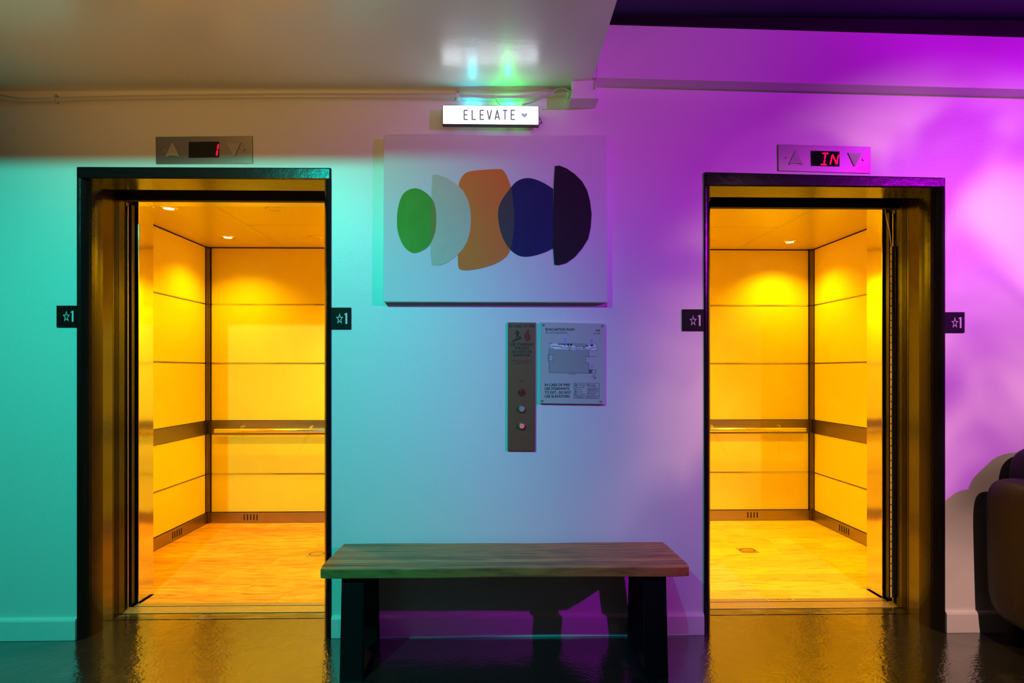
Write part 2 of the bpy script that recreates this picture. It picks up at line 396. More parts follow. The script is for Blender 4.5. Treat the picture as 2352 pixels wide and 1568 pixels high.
# ------------------------------------------------------------------ elevator cars
CB = 2.17                          # back wall of the car
def zb(v): return PW(600, v, CB)[1]
ZC = zb(568)
LEV = [ZC, zb(699), zb(834), zb(966), zb(996), zb(1088), zb(1176)]
def car(cx_side, cx_far, ix_near, ix_far, side, plank, label, seam, tz):
    """cx_side: the side wall in view; cx_far: hidden one; side -1 wall on the left"""
    x0, x1 = sorted((cx_side, cx_far))
    R = empty('elevator_car', ((x0+x1)/2, 1.3, 0))
    tag(R, label, 'elevator', 'open elevator cars')
    s = side                       # side wall lies toward s
    # shell behind the panels
    mk('shell', MB().box(x0-0.06, x0-0.03, 0.44, CB+0.06, -0.05, ZC+0.1).box(x1+0.03, x1+0.06, 0.44, CB+0.06, -0.05, ZC+0.1)
       .box(x0-0.03, x1+0.03, CB+0.03, CB+0.06, -0.05, ZC+0.1).box(x0-0.06, x1+0.06, 0.44, CB+0.06, ZC+0.1, ZC+0.12)
       .box(x0-0.03, x1+0.03, 0.45, CB+0.03, -0.06, -0.02), M_black_flat, R)
    fw = 0.022
    px0, px1 = x0+fw, x1-fw
    rows = [(LEV[1], LEV[0]-0.004), (LEV[2], LEV[1]), (LEV[3], LEV[2]), (LEV[5], LEV[4]), (LEV[6], LEV[5])]
    for (za, zt) in rows:          # panels stand off with thin metal reveals between
        mk('panel', MB().box(px0+0.012, px1-0.012, CB, CB+0.02, za+0.004, zt-0.004), M_panel, R, bev=0.0015)
        for sx in (x0, x1):
            q = 1 if sx == x0 else -1
            mk('panel', MB().box(sx, sx-q*0.02, 0.62, CB-0.035, za+0.004, zt-0.004), M_panel, R, bev=0.0015)
    for za in (LEV[1], LEV[2], LEV[5]):
        mk('reveal_strip', MB().box(px0, px1, CB-0.003, CB+0.015, za-0.003, za+0.003), M_rail, R)
        for sx in (x0, x1):
            q = 1 if sx == x0 else -1
            mk('reveal_strip', MB().box(sx+q*0.002, sx-q*0.015, 0.60, CB-0.03, za-0.003, za+0.003), M_steel_frame, R)
    # waist band, kick plate, corner posts
    mk('waist_band', MB().box(px0, px1, CB-0.004, CB+0.02, LEV[4], LEV[3]), M_steel_frame, R, bev=0.001)
    mk('kick_plate', MB().box(px0, px1, CB-0.010, CB+0.02, 0.0, LEV[6]), M_steel_frame, R, bev=0.001)
    for sx in (x0, x1):
        q = 1 if sx == x0 else -1
        mk('waist_band', MB().box(sx+q*0.004, sx-q*0.02, 0.60, CB-0.03, LEV[4], LEV[3]), M_steel_frame, R, bev=0.001)
        kp = mk('kick_plate', MB().box(sx+q*0.010, sx-q*0.02, 0.60, CB-0.03, 0.0, LEV[6]), M_steel_frame, R, bev=0.001)
        if sx == cx_side:
            ys = 1.62
            sb = MB()
            for k in range(5): sb.box(sx+q*0.0098, sx+q*0.0112, ys+k*0.030, ys+k*0.030+0.010, 0.020, 0.020+0.048)
            mk('vent_slots', sb, M_black_flat, kp)
        mk('corner_post', MB().box(sx-q*0.02, sx+q*0.030, CB-0.030, CB+0.02, 0.0, ZC-0.004), M_post, R, bev=0.004)
    sb = MB(); bx = cx_side-s*(0.30 if s < 0 else 0.55)
    for k in range(5 if s < 0 else 4): sb.box(bx+k*0.026, bx+k*0.026+0.008, CB-0.0112, CB-0.0098, 0.022, 0.070)
    mk('vent_slots', sb, M_black_flat, R)
    # handrail on standoffs
    hz_ = zb(987); hy = CB-0.065
    ra = cx_side-s*0.09; rb = cx_far+s*0.09
    rail = mk('handrail', MB().tube([(ra, hy, hz_), (ra-s*0.01, hy, hz_), (rb, hy, hz_)], 0.018, 16), M_rail, R, smooth=True, bev=0.002)
    for k in range(3):
        bxx = ra-s*(0.20+0.56*k)
        mk('rail_bracket', MB().tube([(bxx, hy, hz_+0.004), (bxx, CB-0.02, hz_+0.020), (bxx, CB-0.003, hz_+0.020)], 0.008, 10).lathe([(0.018, 0), (0.018, 0.006)], (bxx, CB-0.010, hz_+0.020), 'y', 16), M_rail, rail, smooth=False)
    # ceiling panels with narrow joints
    g = 0.0025
    xs2 = cx_side-s*0.64; xs3 = cx_far+s*0.30
    mk('ceiling_panel', MB().box(cx_side, xs2+s*g, 0.58, CB, ZC, ZC+0.02), M_carceil, R)
    mk('ceiling_panel', MB().box(xs2-s*g, xs3+s*g, 0.58, 1.40-g, ZC, ZC+0.02), M_carceil, R)
    mk('ceiling_panel', MB().box(xs2-s*g, xs3+s*g, 1.40+g, CB, ZC, ZC+0.02), M_carceil, R)
    mk('ceiling_panel', MB().box(xs3-s*g, cx_far, 0.58, CB, ZC, ZC+0.02), M_carceil, R)
    # downlights
    cols = [(cx_side-s*0.335, True), (cx_side-s*0.985, False), (cx_far+s*0.16, True)]
    ysl = (0.968, 1.79) if s < 0 else (0.84, 1.87)
    for cxl, lit in cols:
        for yl in ysl:
            dl = mk('downlight', MB().lathe([(0.030, -0.001), (0.036, -0.006), (0.050, -0.006), (0.056, -0.002), (0.056, 0.0), (0.030, 0.0)], (cxl, yl, ZC), 'z', 28), M_rail if lit else M_carceil, R, smooth=False)
            mk('lens', MB().lathe([(0.0295, -0.004), (0.0295, -0.001)], (cxl, yl, ZC), 'z', 24), M_lens if lit else M_lensoff, dl)
            if lit:
                l = bpy.data.lights.new('downlight_lamp', 'SPOT'); l.color = LCOL[s]; l.energy = LPOW[s]*(0.55 if cxl == cols[0][0] else 1.5)*(1.15 if yl == ysl[0] else 0.8)
                l.spot_size = math.radians(132); l.spot_blend = 0.9; l.shadow_soft_size = 0.02
                lo = bpy.data.objects.new('downlight_lamp', l); COL.objects.link(lo)
                lo.location = (cxl, yl, ZC-0.035)
    # front returns and transom
    for (ixx, sx) in ((ix_near, cx_side), (ix_far, cx_far)):
        q = 1 if ixx > sx else -1
        mk('front_return', MB().box(sx-q*0.02, ixx, 0.44, 0.58, 0.0, ZC-0.001), M_steel_polish, R, bev=0.002)
    mk('transom', MB().box(min(ix_near, ix_far), max(ix_near, ix_far), 0.44, 0.58, tz, ZC-0.001), M_steel, R, bev=0.002)
    # car sill
    prof = [(0.401, -0.08), (0.401, -0.001), (0.411, -0.001), (0.411, -0.009), (0.417, -0.009), (0.417, -0.001), (0.424, -0.001), (0.424, -0.009), (0.430, -0.009), (0.430, -0.001), (0.438, -0.001), (0.438, -0.08)]
    cs = mk('car_sill', MB().prism(prof, min(ix_near, ix_far), max(ix_near, ix_far), 'x'), M_alu, R)
    if s > 0:
        na, nb_ = PF(1771, 1385)[0], PF(1834, 1384)[0]
        npl = mk('nameplate', MB().box(na, nb_, 0.408, 0.433, -0.004, 0.0008), M_alu, R, bev=0.001)
        tv, tf = text_geo('SCHINDLER', 0.02); xs_ = [p[0] for p in tv]; ys_ = [p[1] for p in tv]
        tv = [(na+0.010+(nb_-na-0.02)*(p[0]-min(xs_))/(max(xs_)-min(xs_)), 0.413+0.015*(p[1]-min(ys_))/(max(ys_)-min(ys_)), 0.0011) for p in tv]
        mk('lettering', (tv, tf), M_inkbrown, npl, recalc=False)
    # plank floor, boards run across the car
    pw = 0.132; yy = 0.4385; r = 0
    rng = random.Random(5 if s < 0 else 9)
    while yy < CB-0.012:
        y1 = min(yy+pw, CB-0.011)
        xa = x0-0.0 if yy > 0.58-0.01 else min(ix_near, ix_far)
        xe = x1 if yy > 0.58-0.01 else max(ix_near, ix_far)
        if yy < 0.58-0.01 and y1 > 0.58: y1 = 0.5795
        xa += 0.011; xe -= 0.011
        x = xa; cut = xa+rng.uniform(0.25, 1.0)
        while x < xe-0.02:
            xb = min(cut, xe)
            if xe-xb < 0.12: xb = xe
            mk('floor_plank', MB().box(x+0.0004, xb-0.0004, yy+0.0004, y1-0.0004, -0.018, -0.0005*rng.random()), plank, R, bev=0.0006, seg=1)
            x = xb; cut = x+rng.uniform(0.6, 1.25)
        yy = y1; r += 1
    # round inlay in the floor
    fx, fy = (PF(728, 1272) if s < 0 else PF(1717, 1264))
    il = mk('floor_inlay', MB().box(fx-0.062, fx+0.062, fy-0.055, fy+0.055, 0.0001, 0.0022), M_inlay, R, bev=0.001)
    rg = MB()
    for k in range(28):
        q0, q1 = 2*math.pi*k/28, 2*math.pi*(k+1)/28
        p = [(fx+rr*math.cos(q)*1.15, fy+rr*math.sin(q), 0.0026) for rr, q in ((0.045, q0), (0.045, q1), (0.040, q1), (0.040, q0))]
        rg.add(p, [(0, 1, 2, 3)])
    mk('ring', rg, M_ink, il)
    return R
LCOL = {-1: (1.0, 0.60, 0.0), 1: (1.0, 0.63, 0.0)}
LPOW = {-1: 92, 1: 92}
tzc = 2.157
cL = PX(476, CB); cR = PX(1866, CB)
carL = car(cL, -0.60, LX0, LX1, -1, M_plankA, 'yellow lit elevator car with reddish plank floor, left of the bench', None, tzc)
carR = car(cR, 0.77, RX1, RX0, 1, M_plankB, 'yellow lit elevator car with pale plank floor, beside the armchair', None, tzc)

# ------------------------------------------------------------------ canvas painting
y0 = -0.045
cv = mk('painting_canvas', MB().prism([PW(882, 309, y0), PW(1394.5, 312, y0), PW(1395.5, 694, y0), PW(880, 692.5, y0)], y0, -0.002), M_canvas, bev=0.002)
pt = empty('canvas_painting', (PX(1138), -0.02, PW(1138, 694)[1]))
cv.name = 'canvas'; ORG['canvas'] = ORG.pop('painting_canvas') if 'painting_canvas' in ORG else ORG['canvas']
cv.parent = pt; cv.location = ORG['canvas']-ORG[pt.name]
tag(pt, 'white canvas with five overlapping rounded colour shapes, above the call panel', 'painting')
Z = lambda px, py: (860+px/3.564, 290+py/3.564)
def shp(pts, n=6): return smooth_closed([Z(*p) for p in pts], n)
green = shp([(325,507),(410,535),(478,605),(503,700),(500,850),(455,965),(390,1018),(315,1036),(245,985),(200,890),(185,790),(195,660),(238,550)])
moon = [Z(478, 397)]+[Z(*p) for p in [(520,397),(590,420),(660,465),(725,525),(765,600),(785,680),(791,760),(783,860),(760,940),(720,1010),(660,1070),(600,1112),(540,1138),(470,1133)]]+[Z(461, 1000), Z(461, 800), Z(466, 600)]
orange = shp([(715,415),(760,375),(860,358),(1020,350),(1060,368),(1090,420),(1118,500),(1135,600),(1145,740),(1140,860),(1120,980),(1085,1060),(1000,1120),(880,1160),(770,1178),(705,1172),(686,1140),(684,1050),(690,950),(700,840),(700,740),(693,600),(690,480)], 4)
blue = shp([(1250,423),(1340,442),(1430,490),(1500,550),(1560,700),(1520,940),(1440,1010),(1320,1055),(1220,1066),(1150,1040),(1090,980),(1040,880),(1015,760),(1016,680),(1040,610),(1110,510),(1170,448)], 5)
half = [Z(1478, 324)]+[Z(*p) for p in [(1515,321),(1575,345),(1640,390),(1700,450),(1740,520),(1765,610),(1778,720),(1770,830),(1750,920),(1700,1000),(1640,1070),(1570,1120),(1510,1136),(1473,1132)]]+[Z(1463, 1000), Z(1464, 720), Z(1468, 480)]
def flat(poly, y, m, name, par=cv):
    pts = [PW(u, v, y) for (u, v) in poly]
    return mk(name, MB().prism(pts, y, y+0.0006), m, par)
def pmat(n, c, c2): return mat(n, c, 0.75, spec=0.2, vary=(c2, 5, I3, 0.35, 0.7, 0))
# the painted papers overlap: where two cross, the paint mixes
L0 = y0-0.0012
flat(green, L0, pmat('green_paint', (0.07, 0.32, 0.03), (0.10, 0.38, 0.05)), 'green_oval')
flat(orange, L0, pmat('orange_paint', (0.80, 0.20, 0.045), (0.74, 0.24, 0.035)), 'orange_block')
flat(moon, L0-0.0006, pmat('pale_sage_paint', (0.56, 0.58, 0.42), (0.50, 0.54, 0.40)), 'sage_half_moon')
flat(clip_poly(green, moon), L0-0.0012, mat('olive_overlap', (0.22, 0.28, 0.06), 0.75, spec=0.2), 'olive_overlap')
flat(clip_poly(blue, [Z(900, 300), Z(1464, 300), Z(1464, 1200), Z(900, 1200)]), L0-0.0006, pmat('navy_paint', (0.02, 0.018, 0.10), (0.024, 0.024, 0.12)), 'navy_pebble')
flat(clip_poly(orange, blue), L0-0.0012, mat('slate_overlap', (0.075, 0.065, 0.075), 0.75, spec=0.2), 'slate_overlap')
flat(half, L0-0.0018, mat('ink_paint', (0.022, 0.012, 0.024), 0.7, spec=0.2), 'ink_half_round')

# ------------------------------------------------------------------ light box sign
sy = -0.050
sg = empty('lightbox_sign', (PX(1127, -0.06), -0.06, PW(1127, 290)[1]))
tag(sg, 'glowing white light box reading ELEVATE with a heart, above the painting', 'sign')
c1, c2, c3, c4 = PW(1016, 241, sy), PW(1238, 243, sy), PW(1238, 288, sy), PW(1016, 286, sy)
def grow(q, e): 
    cx = sum(p[0] for p in q)/4; cz = sum(p[1] for p in q)/4
    return [(p[0]+(e if p[0] > cx else -e), p[1]+(e if p[1] > cz else -e)) for p in q]
mk('housing', MB().prism([c1, c2, c3, c4], sy, -0.019), M_housing, sg, bev=0.002)
for q in (1050, 1205): mk('wall_bracket', MB().box(PX(q)-0.012, PX(q)+0.012, -0.020, -0.0005, PW(q, 280, -0.02)[1], PW(q, 255, -0.02)[1]), M_housing, sg)
di = mk('diffuser', MB().prism(grow([c1, c2, c3, c4], -0.0035), sy-0.003, sy-0.0005), M_glow, sg, bev=0.001)
# strokes of the condensed letters
def stroke_letters():
    T = 0.0045; yy = sy-0.0036
    def seg(u0, v0, u1, v1, tpx=1.9):
        p = PW(u0, v0, yy); q = PW(u1, v1, yy)
        dx, dz = q[0]-p[0], q[1]-p[1]; L = math.hypot(dx, dz); nx, nz = -dz/L*T*tpx/2.6, dx/L*T*tpx/2.6
        return [(p[0]+nx, p[1]+nz), (q[0]+nx, q[1]+nz), (q[0]-nx, q[1]-nz), (p[0]-nx, p[1]-nz)]
    W = 9; top, bot = 252.5, 275
    xs = [1066, 1084.5, 1103, 1119.5, 1137.5, 1156, 1174]
    for ch, u in zip('ELEVATE', xs):
        S = []
        if ch == 'E': S = [(u, top, u, bot), (u, top+.8, u+W, top+.8), (u, 263.5, u+W*.85, 263.5), (u, bot-.8, u+W, bot-.8)]
        if ch == 'L': S = [(u, top, u, bot), (u, bot-.8, u+W, bot-.8)]
        if ch == 'V': S = [(u-.5, top, u+W/2, bot), (u+W+.5, top, u+W/2, bot)]
        if ch == 'A': S = [(u-.5, bot, u+W/2, top), (u+W+.5, bot, u+W/2, top), (u+1.6, 269, u+W-1.6, 269)]
        if ch == 'T': S = [(u-1, top+.8, u+W, top+.8), (u+W/2-.5, top, u+W/2-.5, bot)]
        m = MB()
        for k, q in enumerate(S): m.prism(seg(*q), yy-0.0001*k, yy+0.0008)
        mk('letter', m, M_letter, di)
stroke_letters()
hp = []
for k in range(40):
    t = 2*math.pi*k/40; x = 16*math.sin(t)**3; z = 13*math.cos(t)-5*math.cos(2*t)-2*math.cos(3*t)-math.cos(4*t)
    hp.append(PW(1204.5+x*0.44, 264.5-z*0.42, sy-0.0036))
mk('heart', MB().prism(hp, sy-0.0036, sy-0.0028), M_heart, di)
px = PX(1239, -0.05)
pc = [(px, -0.04, PW(1239, 287, -0.04)[1]), (px+0.008, -0.04, PW(1239, 281, -0.04)[1]), (px+0.013, -0.035, PW(1239, 284, -0.035)[1]), (px+0.006, -0.03, PW(1239, 274, -0.03)[1]), (px-0.002, -0.03, PW(1239, 270, -0.03)[1])]
mk('power_lead', MB().tube(pc, 0.0016, 8), M_housing, sg)
# LEDs on top of the box throw green and blue light up at the corner
def led(u, col, watts, nm):
    x = PX(u, -0.05); z = PW(u, 243, sy)[1]+0.006
    b = mk('led', MB().lathe([(0.003, 0), (0.003, 0.003), (0.0015, 0.005)], (x, -0.010, z-0.016), 'z', 12), mat(nm+'_led_lens', col, 0.3, emit=col, es=1.5), sg)
    l = bpy.data.lights.new(nm+'_led_light', 'POINT'); l.color = col; l.energy = watts*1.1; l.shadow_soft_size = 0.004
    lo = bpy.data.objects.new(nm+'_led_light', l); COL.objects.link(lo); lo.location = (x, -0.012, z+0.003)
led(1168, (0.0, 1.0, 0.10), 0.75, 'green')
led(1085, (0.0, 0.65, 0.9), 0.32, 'blue')

# ------------------------------------------------------------------ conduit, junction box, cables
yc = -0.016
cp = [(-60, 222), (-10, 223), (14, 227), (45, 231), (80, 231), (125, 229.5), (250, 226), (500, 222.5), (700, 220.8), (1000, 221.8), (1100, 223.5), (1160, 225), (1200, 224), (1235, 219.5), (1262, 215.5), (1300, 214.5), (1309, 214.5)]
pts = []
for (u, v) in smooth_closed(cp, 4)[:-4*1]:
    pass
def open_cr(p, n=4):
    out = []
    for i in range(len(p)-1):
        p0, p1, p2, p3 = p[max(i-1, 0)], p[i], p[i+1], p[min(i+2, len(p)-1)]
        for k in range(n):
            t = k/n
            out.append(tuple(0.5*((2*p1[j])+(-p0[j]+p2[j])*t+(2*p0[j]-5*p1[j]+4*p2[j]-p3[j])*t*t+(-p0[j]+3*p1[j]-3*p2[j]+p3[j])*t**3) for j in range(len(p1))))
    out.append(tuple(p[-1])); return out
cpts = [(PW(u, v, yc)[0], yc, PW(u, v, yc)[1]) for (u, v) in open_cr(cp)]
cdn = empty('conduit', (-0.8, yc, min(p[2] for p in cpts)))
tag(cdn, 'grey painted conduit pipe along the top of the wall under the low ceiling', 'pipe')
mk('pipe', MB().tube(cpts, 0.0108, 14), M_conduit, cdn, smooth=True)
for (u, v) in ((1051, 222),):
    x, z = PW(u, v, yc)
    mk('strap', MB().box(x-0.008, x+0.008, -0.030, -0.001, z-0.0135, z+0.0135).box(x-0.008, x+0.008, -0.006, -0.001, z+0.01, z+0.034), M_conduit, cdn, bev=0.003)
    mk('strap_screw', MB().lathe([(0.004, 0), (0.003, -0.003)], (x, -0.006, z+0.024), 'y', 12), M_chrome, cdn)
x, z = PW(127, 229.5, yc)
mk('strap', MB().box(x-0.009, x+0.006, -0.030, -0.001, z-0.013, z+0.013).add([(x-0.016, -0.004, z+0.030), (x-0.006, -0.004, z+0.034), (x+0.004, -0.012, z+0.012), (x-0.006, -0.012, z+0.010), (x-0.016, 0, z+0.030), (x-0.006, 0, z+0.034), (x+0.004, 0, z+0.012), (x-0.006, 0, z+0.010)], [(0, 1, 2, 3), (4, 7, 6, 5), (0, 4, 5, 1), (1, 5, 6, 2), (2, 6, 7, 3), (3, 7, 4, 0)]), M_conduit, cdn, bev=0.002)
mk('coupling', MB().lathe([(0.0125, 0), (0.015, 0.002), (0.015, 0.012), (0.0125, 0.014)], (PX(1302, yc), yc, PW(1302, 214.5, yc)[1]), 'x', 16), M_conduit, cdn)
jy = -0.105
ja = PW(1315, 203, jy); jb = PW(1368, 222, jy)
jx0, jx1 = PX(1312, -0.05), PX(1366, -0.05)
jb_ = empty('junction_box', ((jx0+jx1)/2, -0.05, jb[1]))
tag(jb_, 'square junction box painted like the wall, at the corner of the low ceiling', 'electrical box')
mk('box', MB().box(jx0, jx1, jy+0.01, -0.001, PW(1340, 224, jy)[1], 2.562), M_trimw, jb_, bev=0.002)
zz = PW(1340, 224, jy)[1]
mk('cover_plate', MB().box(jx0-0.012, jx1+0.010, jy, -0.004, zz-0.004, zz-0.0005), M_trimw, jb_, bev=0.001)
def cable(name, pts, r, m, label, cat='cable'):
    q = open_cr(pts, 6); return tag(mk(name, MB().tube(q, r, 8), m, smooth=True), label, cat)
def W3(u, v, y): x, z = PW(u, v, y); return (x, y, z)
cable('sign_cable', [W3(1136, 218, -0.03), W3(1139, 226, -0.031), W3(1141, 232, -0.036), W3(1146, 239, -0.045), W3(1150, 240.5, -0.05)], 0.0022, M_cable, 'thin white cable looping from the conduit to the light box sign')
cable('loose_cable', [W3(1200, 240, -0.040), W3(1222, 235, -0.040), W3(1245, 224, -0.037), W3(1268, 212, -0.036), W3(1282, 203.5, -0.036), W3(1296, 202.5, -0.036), W3(1306, 208, -0.036), W3(1311, 211, -0.036)], 0.0030, M_conduit, 'loose cable curving over the conduit bend to the junction box')
cable('hanging_cable', [W3(1371, 140, -0.10), W3(1371, 160, -0.10), W3(1369, 182, -0.10), W3(1367, 205, -0.10)], 0.0022, M_cable, 'thin upright cable dropping beside the beam end onto the junction box')

# ------------------------------------------------------------------ floor indicators above the doors
def arrow(uc, vc, w2, h2, up):
    if up: p = [(uc-0.07*w2, vc-h2), (uc+0.10*w2, vc-h2), (uc+w2, vc+h2*0.93), (uc+w2*0.9, vc+h2), (uc+w2*0.4, vc+h2*0.82), (uc-w2*0.4, vc+h2*0.82), (uc-w2*0.9, vc+h2), (uc-w2, vc+h2*0.93)]
    else: p = [(uc-w2, vc-h2*0.95), (uc-w2*0.9, vc-h2), (uc-w2*0.35, vc-h2*0.86), (uc+w2*0.35, vc-h2*0.86), (uc+w2*0.9, vc-h2), (uc+w2, vc-h2*0.93), (uc+0.12*w2, vc+h2), (uc-0.08*w2, vc+h2)]
    return p
def indicator(q, aL, aR, disp, segs, scr, label):
    yy = -0.006
    P4 = [PW(u, v, yy) for (u, v) in q]
    R = empty('floor_indicator', ((P4[0][0]+P4[1][0])/2, 0, min(p[1] for p in P4)))
    tag(R, label, 'indicator', 'steel floor indicators above the elevator doors')
    pl = mk('plate', MB().prism(P4, yy, -0.0005), M_plate_steel, R, bev=0.001)
    for (uc, vc, up, w2, h2) in (aL+(16, 16), aR+(15.5, 15.5)):
        pts_ = [PW(u, v, yy) for (u, v) in arrow(uc, vc, w2, h2, up)]
        nm = 'up_arrow' if up else 'down_arrow'
        mk(nm, MB().prism(pts_, yy-0.004, yy+0.001), M_arrow, R, bev=0.0008)
    dp = mk('display', MB().prism([PW(u, v, yy) for (u, v) in disp], yy-0.0008, yy+0.001), M_disp, R)
    for (u0, v0, u1, v1) in segs:
        p = PW(u0, v0, yy); r_ = PW(u1, v1, yy); dx, dz = r_[0]-p[0], r_[1]-p[1]; L = math.hypot(dx, dz)
        ux, uz = dx/L, dz/L; t = 0.0034
        o_ = [(p[0]-uz*t, p[1]+ux*t), (r_[0]-uz*t, r_[1]+ux*t), (r_[0]+ux*t*.8, r_[1]+uz*t*.8), (r_[0]+uz*t, r_[1]-ux*t), (p[0]+uz*t, p[1]-ux*t), (p[0]-ux*t*.8, p[1]-uz*t*.8)]
        mk('segment', MB().prism(o_, yy-0.0016, yy-0.0006), M_red, dp)
    for (u, v) in scr:
        x, z = PW(u, v, yy)
        mk('screw', MB().lathe([(0.0055, 0), (0.005, -0.002), (0.003, -0.0035)], (x, yy, z), 'y', 14), M_steel, R)
indicator([(357, 314), (579, 312), (580, 374.5), (358, 376)], (397, 344.5, True), (538, 343, False),
          [(433.5, 326), (503.5, 325), (503.5, 361.5), (433.5, 362.5)], [(501.6, 332.5, 500, 342), (499.6, 346, 497.8, 356.5)],
          [(377, 345), (561, 343.3)], 'steel floor indicator plate showing a single red 1')
indicator([(1787, 331.3), (2000, 337.2), (2000, 398.2), (1788, 392)], (1827.5, 362.5, True), (1962, 366, False),
          [(1861.5, 346), (1928, 348), (1928, 382.5), (1862.5, 381)],
          [(1889.5, 352.2, 1901.5, 352.5), (1896, 353, 1894, 364), (1893.8, 367, 1892.6, 376.5), (1885.5, 377.8, 1897.6, 378.2),
           (1911.5, 356, 1909.4, 365.5), (1909, 367.5, 1906.8, 377), (1912, 355.5, 1916.5, 366), (1917, 366.5, 1921, 377), (1925.5, 356.5, 1923.6, 365.5), (1923.4, 367.5, 1921.8, 377)],
          [(1806, 361.5), (1982, 366.8)], 'steel floor indicator plate showing red letters IN')

# ------------------------------------------------------------------ floor plaques with star and 1
def plaque(u0, v0, u1, v1, label):
    yy = -0.007
    P4 = [PW(u0, v0, yy), PW(u1, v0, yy), PW(u1, v1, yy), PW(u0, v1, yy)]
    R = empty('floor_plaque', ((P4[0][0]+P4[1][0])/2, 0, P4[2][1]))
    tag(R, label, 'sign', 'black floor plaques beside the elevator doors')
    mk('plate', MB().prism(P4, yy, 0.0 if True else 0), M_pl, R, bev=0.001)
    return R, yy
def plaque_marks(R, yy, su, sv, du):
    star_o = []; star_i = []
    for k in range(10):
        q = math.pi/2+k*math.pi/5; ro = 1.0 if k % 2 == 0 else 0.42; ri = 0.70 if k % 2 == 0 else 0.25
        star_o.append((su+8.6*ro*math.cos(q), sv-13.5*ro*math.sin(q))); star_i.append((su+8.6*ri*math.cos(q), sv-13.5*ri*math.sin(q)))
    vs = [];  fs = []
    for k in range(10):
        x, z = PW(*star_o[k], yy); vs.append((x, yy-0.001, z))
    for k in range(10):
        x, z = PW(*star_i[k], yy); vs.append((x, yy-0.001, z))
    n0 = 20
    vs += [(a_, yy+0.0005, c_) for (a_, b__, c_) in vs[:20]]
    for k in range(10):
        k2 = (k+1) % 10
        fs += [(k, k2, 10+k2, 10+k), (n0+k, n0+10+k, n0+10+k2, n0+k2), (k, n0+k, n0+k2, k2), (10+k, 10+k2, n0+10+k2, n0+10+k)]
    mk('star', (vs, fs), M_plmark, R)
    one = [(du-5.5, sv-10.0), (du-1.8, sv-13.3), (du+1.6, sv-13.3), (du+1.6, sv+11.7), (du-2.4, sv+11.7), (du-2.4, sv-9.8), (du-5.2, sv-9.0)]
    mk('number', MB().prism([PW(u, v, yy) for (u, v) in one], yy-0.001, yy+0.0005), M_plmark, R)
for (q, su, sv, du, lb) in (((129.5, 701.5, PX and 181.5, 751), 152.6, 727, 167.5, 'black star 1 plaque on the far left, outer side of the left elevator'),
                        ((758, 706, 806, 755.5), 780, 732, 796, 'black star 1 plaque right of the left elevator door'),
                        ((1567.5, 710, 1618, 759.5), 1592, 736.5, 1607.5, 'black star 1 plaque left of the right elevator door'),
                        ((2167, 716.5, 2216, 764), 2193, 741.5, 2206.5, 'black star 1 plaque above the armchair, right of the right elevator')):
    R, yy = plaque(*q, lb)
    plaque_marks(R, yy, su, sv, du)

# ------------------------------------------------------------------ call panel
yy = -0.010
cpn = empty('call_panel', (PX(1198), 0, PW(1198, 1035)[1]))
tag(cpn, 'tall steel elevator call panel with two round buttons and fire notice', 'panel')
P4 = [PW(1166.5, 740, yy), PW(1231, 740.5, yy), PW(1229.5, 1035.5, yy), PW(1166, 1035, yy)]
mk('plate', MB().prism(P4, yy, -0.0005), M_plate_call, cpn, bev=0.001)
ty = yy-0.0004
many_text([('IN CASE OF FIRE', 1168.8, 745.2, 1229.3, 752.0), ('USE STAIRWAY', 1170.8, 787.5, 1226.8, 794.0), ('FOR EXIT', 1182.2, 795.8, 1215.5, 802.2),
           ('DO NOT USE', 1176.2, 804.0, 1221.5, 810.3), ('ELEVATOR', 1179, 812.2, 1218.5, 818.6)], ty, M_ink, cpn, bold=0.02)
many_text([("FIREFIGHTERS' OPERATION", 1176.5, 826, 1221, 829.8), ('TO RECALL ELEVATORS', 1185, 831, 1213, 833.2), ('INSERT FIRE KEY AND TURN TO "ON"', 1178, 834, 1219.5, 836.3)], ty, M_redink, cpn, name='small_lettering')
Zc = lambda px, py: (1160+px/11.2, 730+py/11.2)
def icon(polys, m, name, par, y=ty, ZZ=Zc):
    mb = MB()
    for k, p in enumerate(polys): mb.prism([PW(*ZZ(*q), y) for q in p], y-0.0002-0.00002*k, y+0.0002)
    return mk(name, mb, m, par)
head = [(303+19*math.cos(t*math.pi/6), 320+19*math.sin(t*math.pi/6)) for t in range(12)]
icon([head, [(283,345),(325,345),(362,362),(378,378),(385,412),(370,410),(362,388),(335,375),(345,420),(352,465),(405,474),(403,488),(335,482),(318,445),(316,490),(310,530),(292,530),(296,440),(290,375),(240,415),(222,413),(228,402),(262,392)],
      [(195,620),(195,572),(243,572),(262,560),(262,536),(300,536),(340,524),(342,502),(385,500),(405,492),(425,505),(418,530)]], M_ink, 'stair_symbol', cpn)
icon([[(592,275),(600,300),(616,330),(612,370),(625,410),(650,450),(664,500),(655,550),(630,580),(600,597),(576,612),(555,595),(520,560),(502,510),(500,450),(522,385),(543,325),(548,380),(560,430),(576,490),(575,440),(560,400),(556,365),(575,320)]], M_redink, 'flame_symbol', cpn)
def disc(u, v, prof, m, name, par, n=28):
    x, z = PW(u, v, yy); return mk(name, MB().lathe(prof, (x, yy, z), 'y', n), m, par)
ks = disc(1198.5, 900.5, [(0.0185, 0), (0.0185, -0.0015), (0.0165, -0.002)], M_redink, 'key_switch', cpn)
disc(1198.5, 900.5, [(0.0095, -0.001), (0.0095, -0.006), (0.008, -0.007)], M_chrome, 'lock_cylinder', ks)
mk('key_slot', MB().box(PX(1198.5, yy)-0.001, PX(1198.5, yy)+0.001, yy-0.0078, yy-0.0065, PW(1198, 900.5, yy)[1]-0.004, PW(1198, 900.5, yy)[1]+0.004), M_ink, ks)
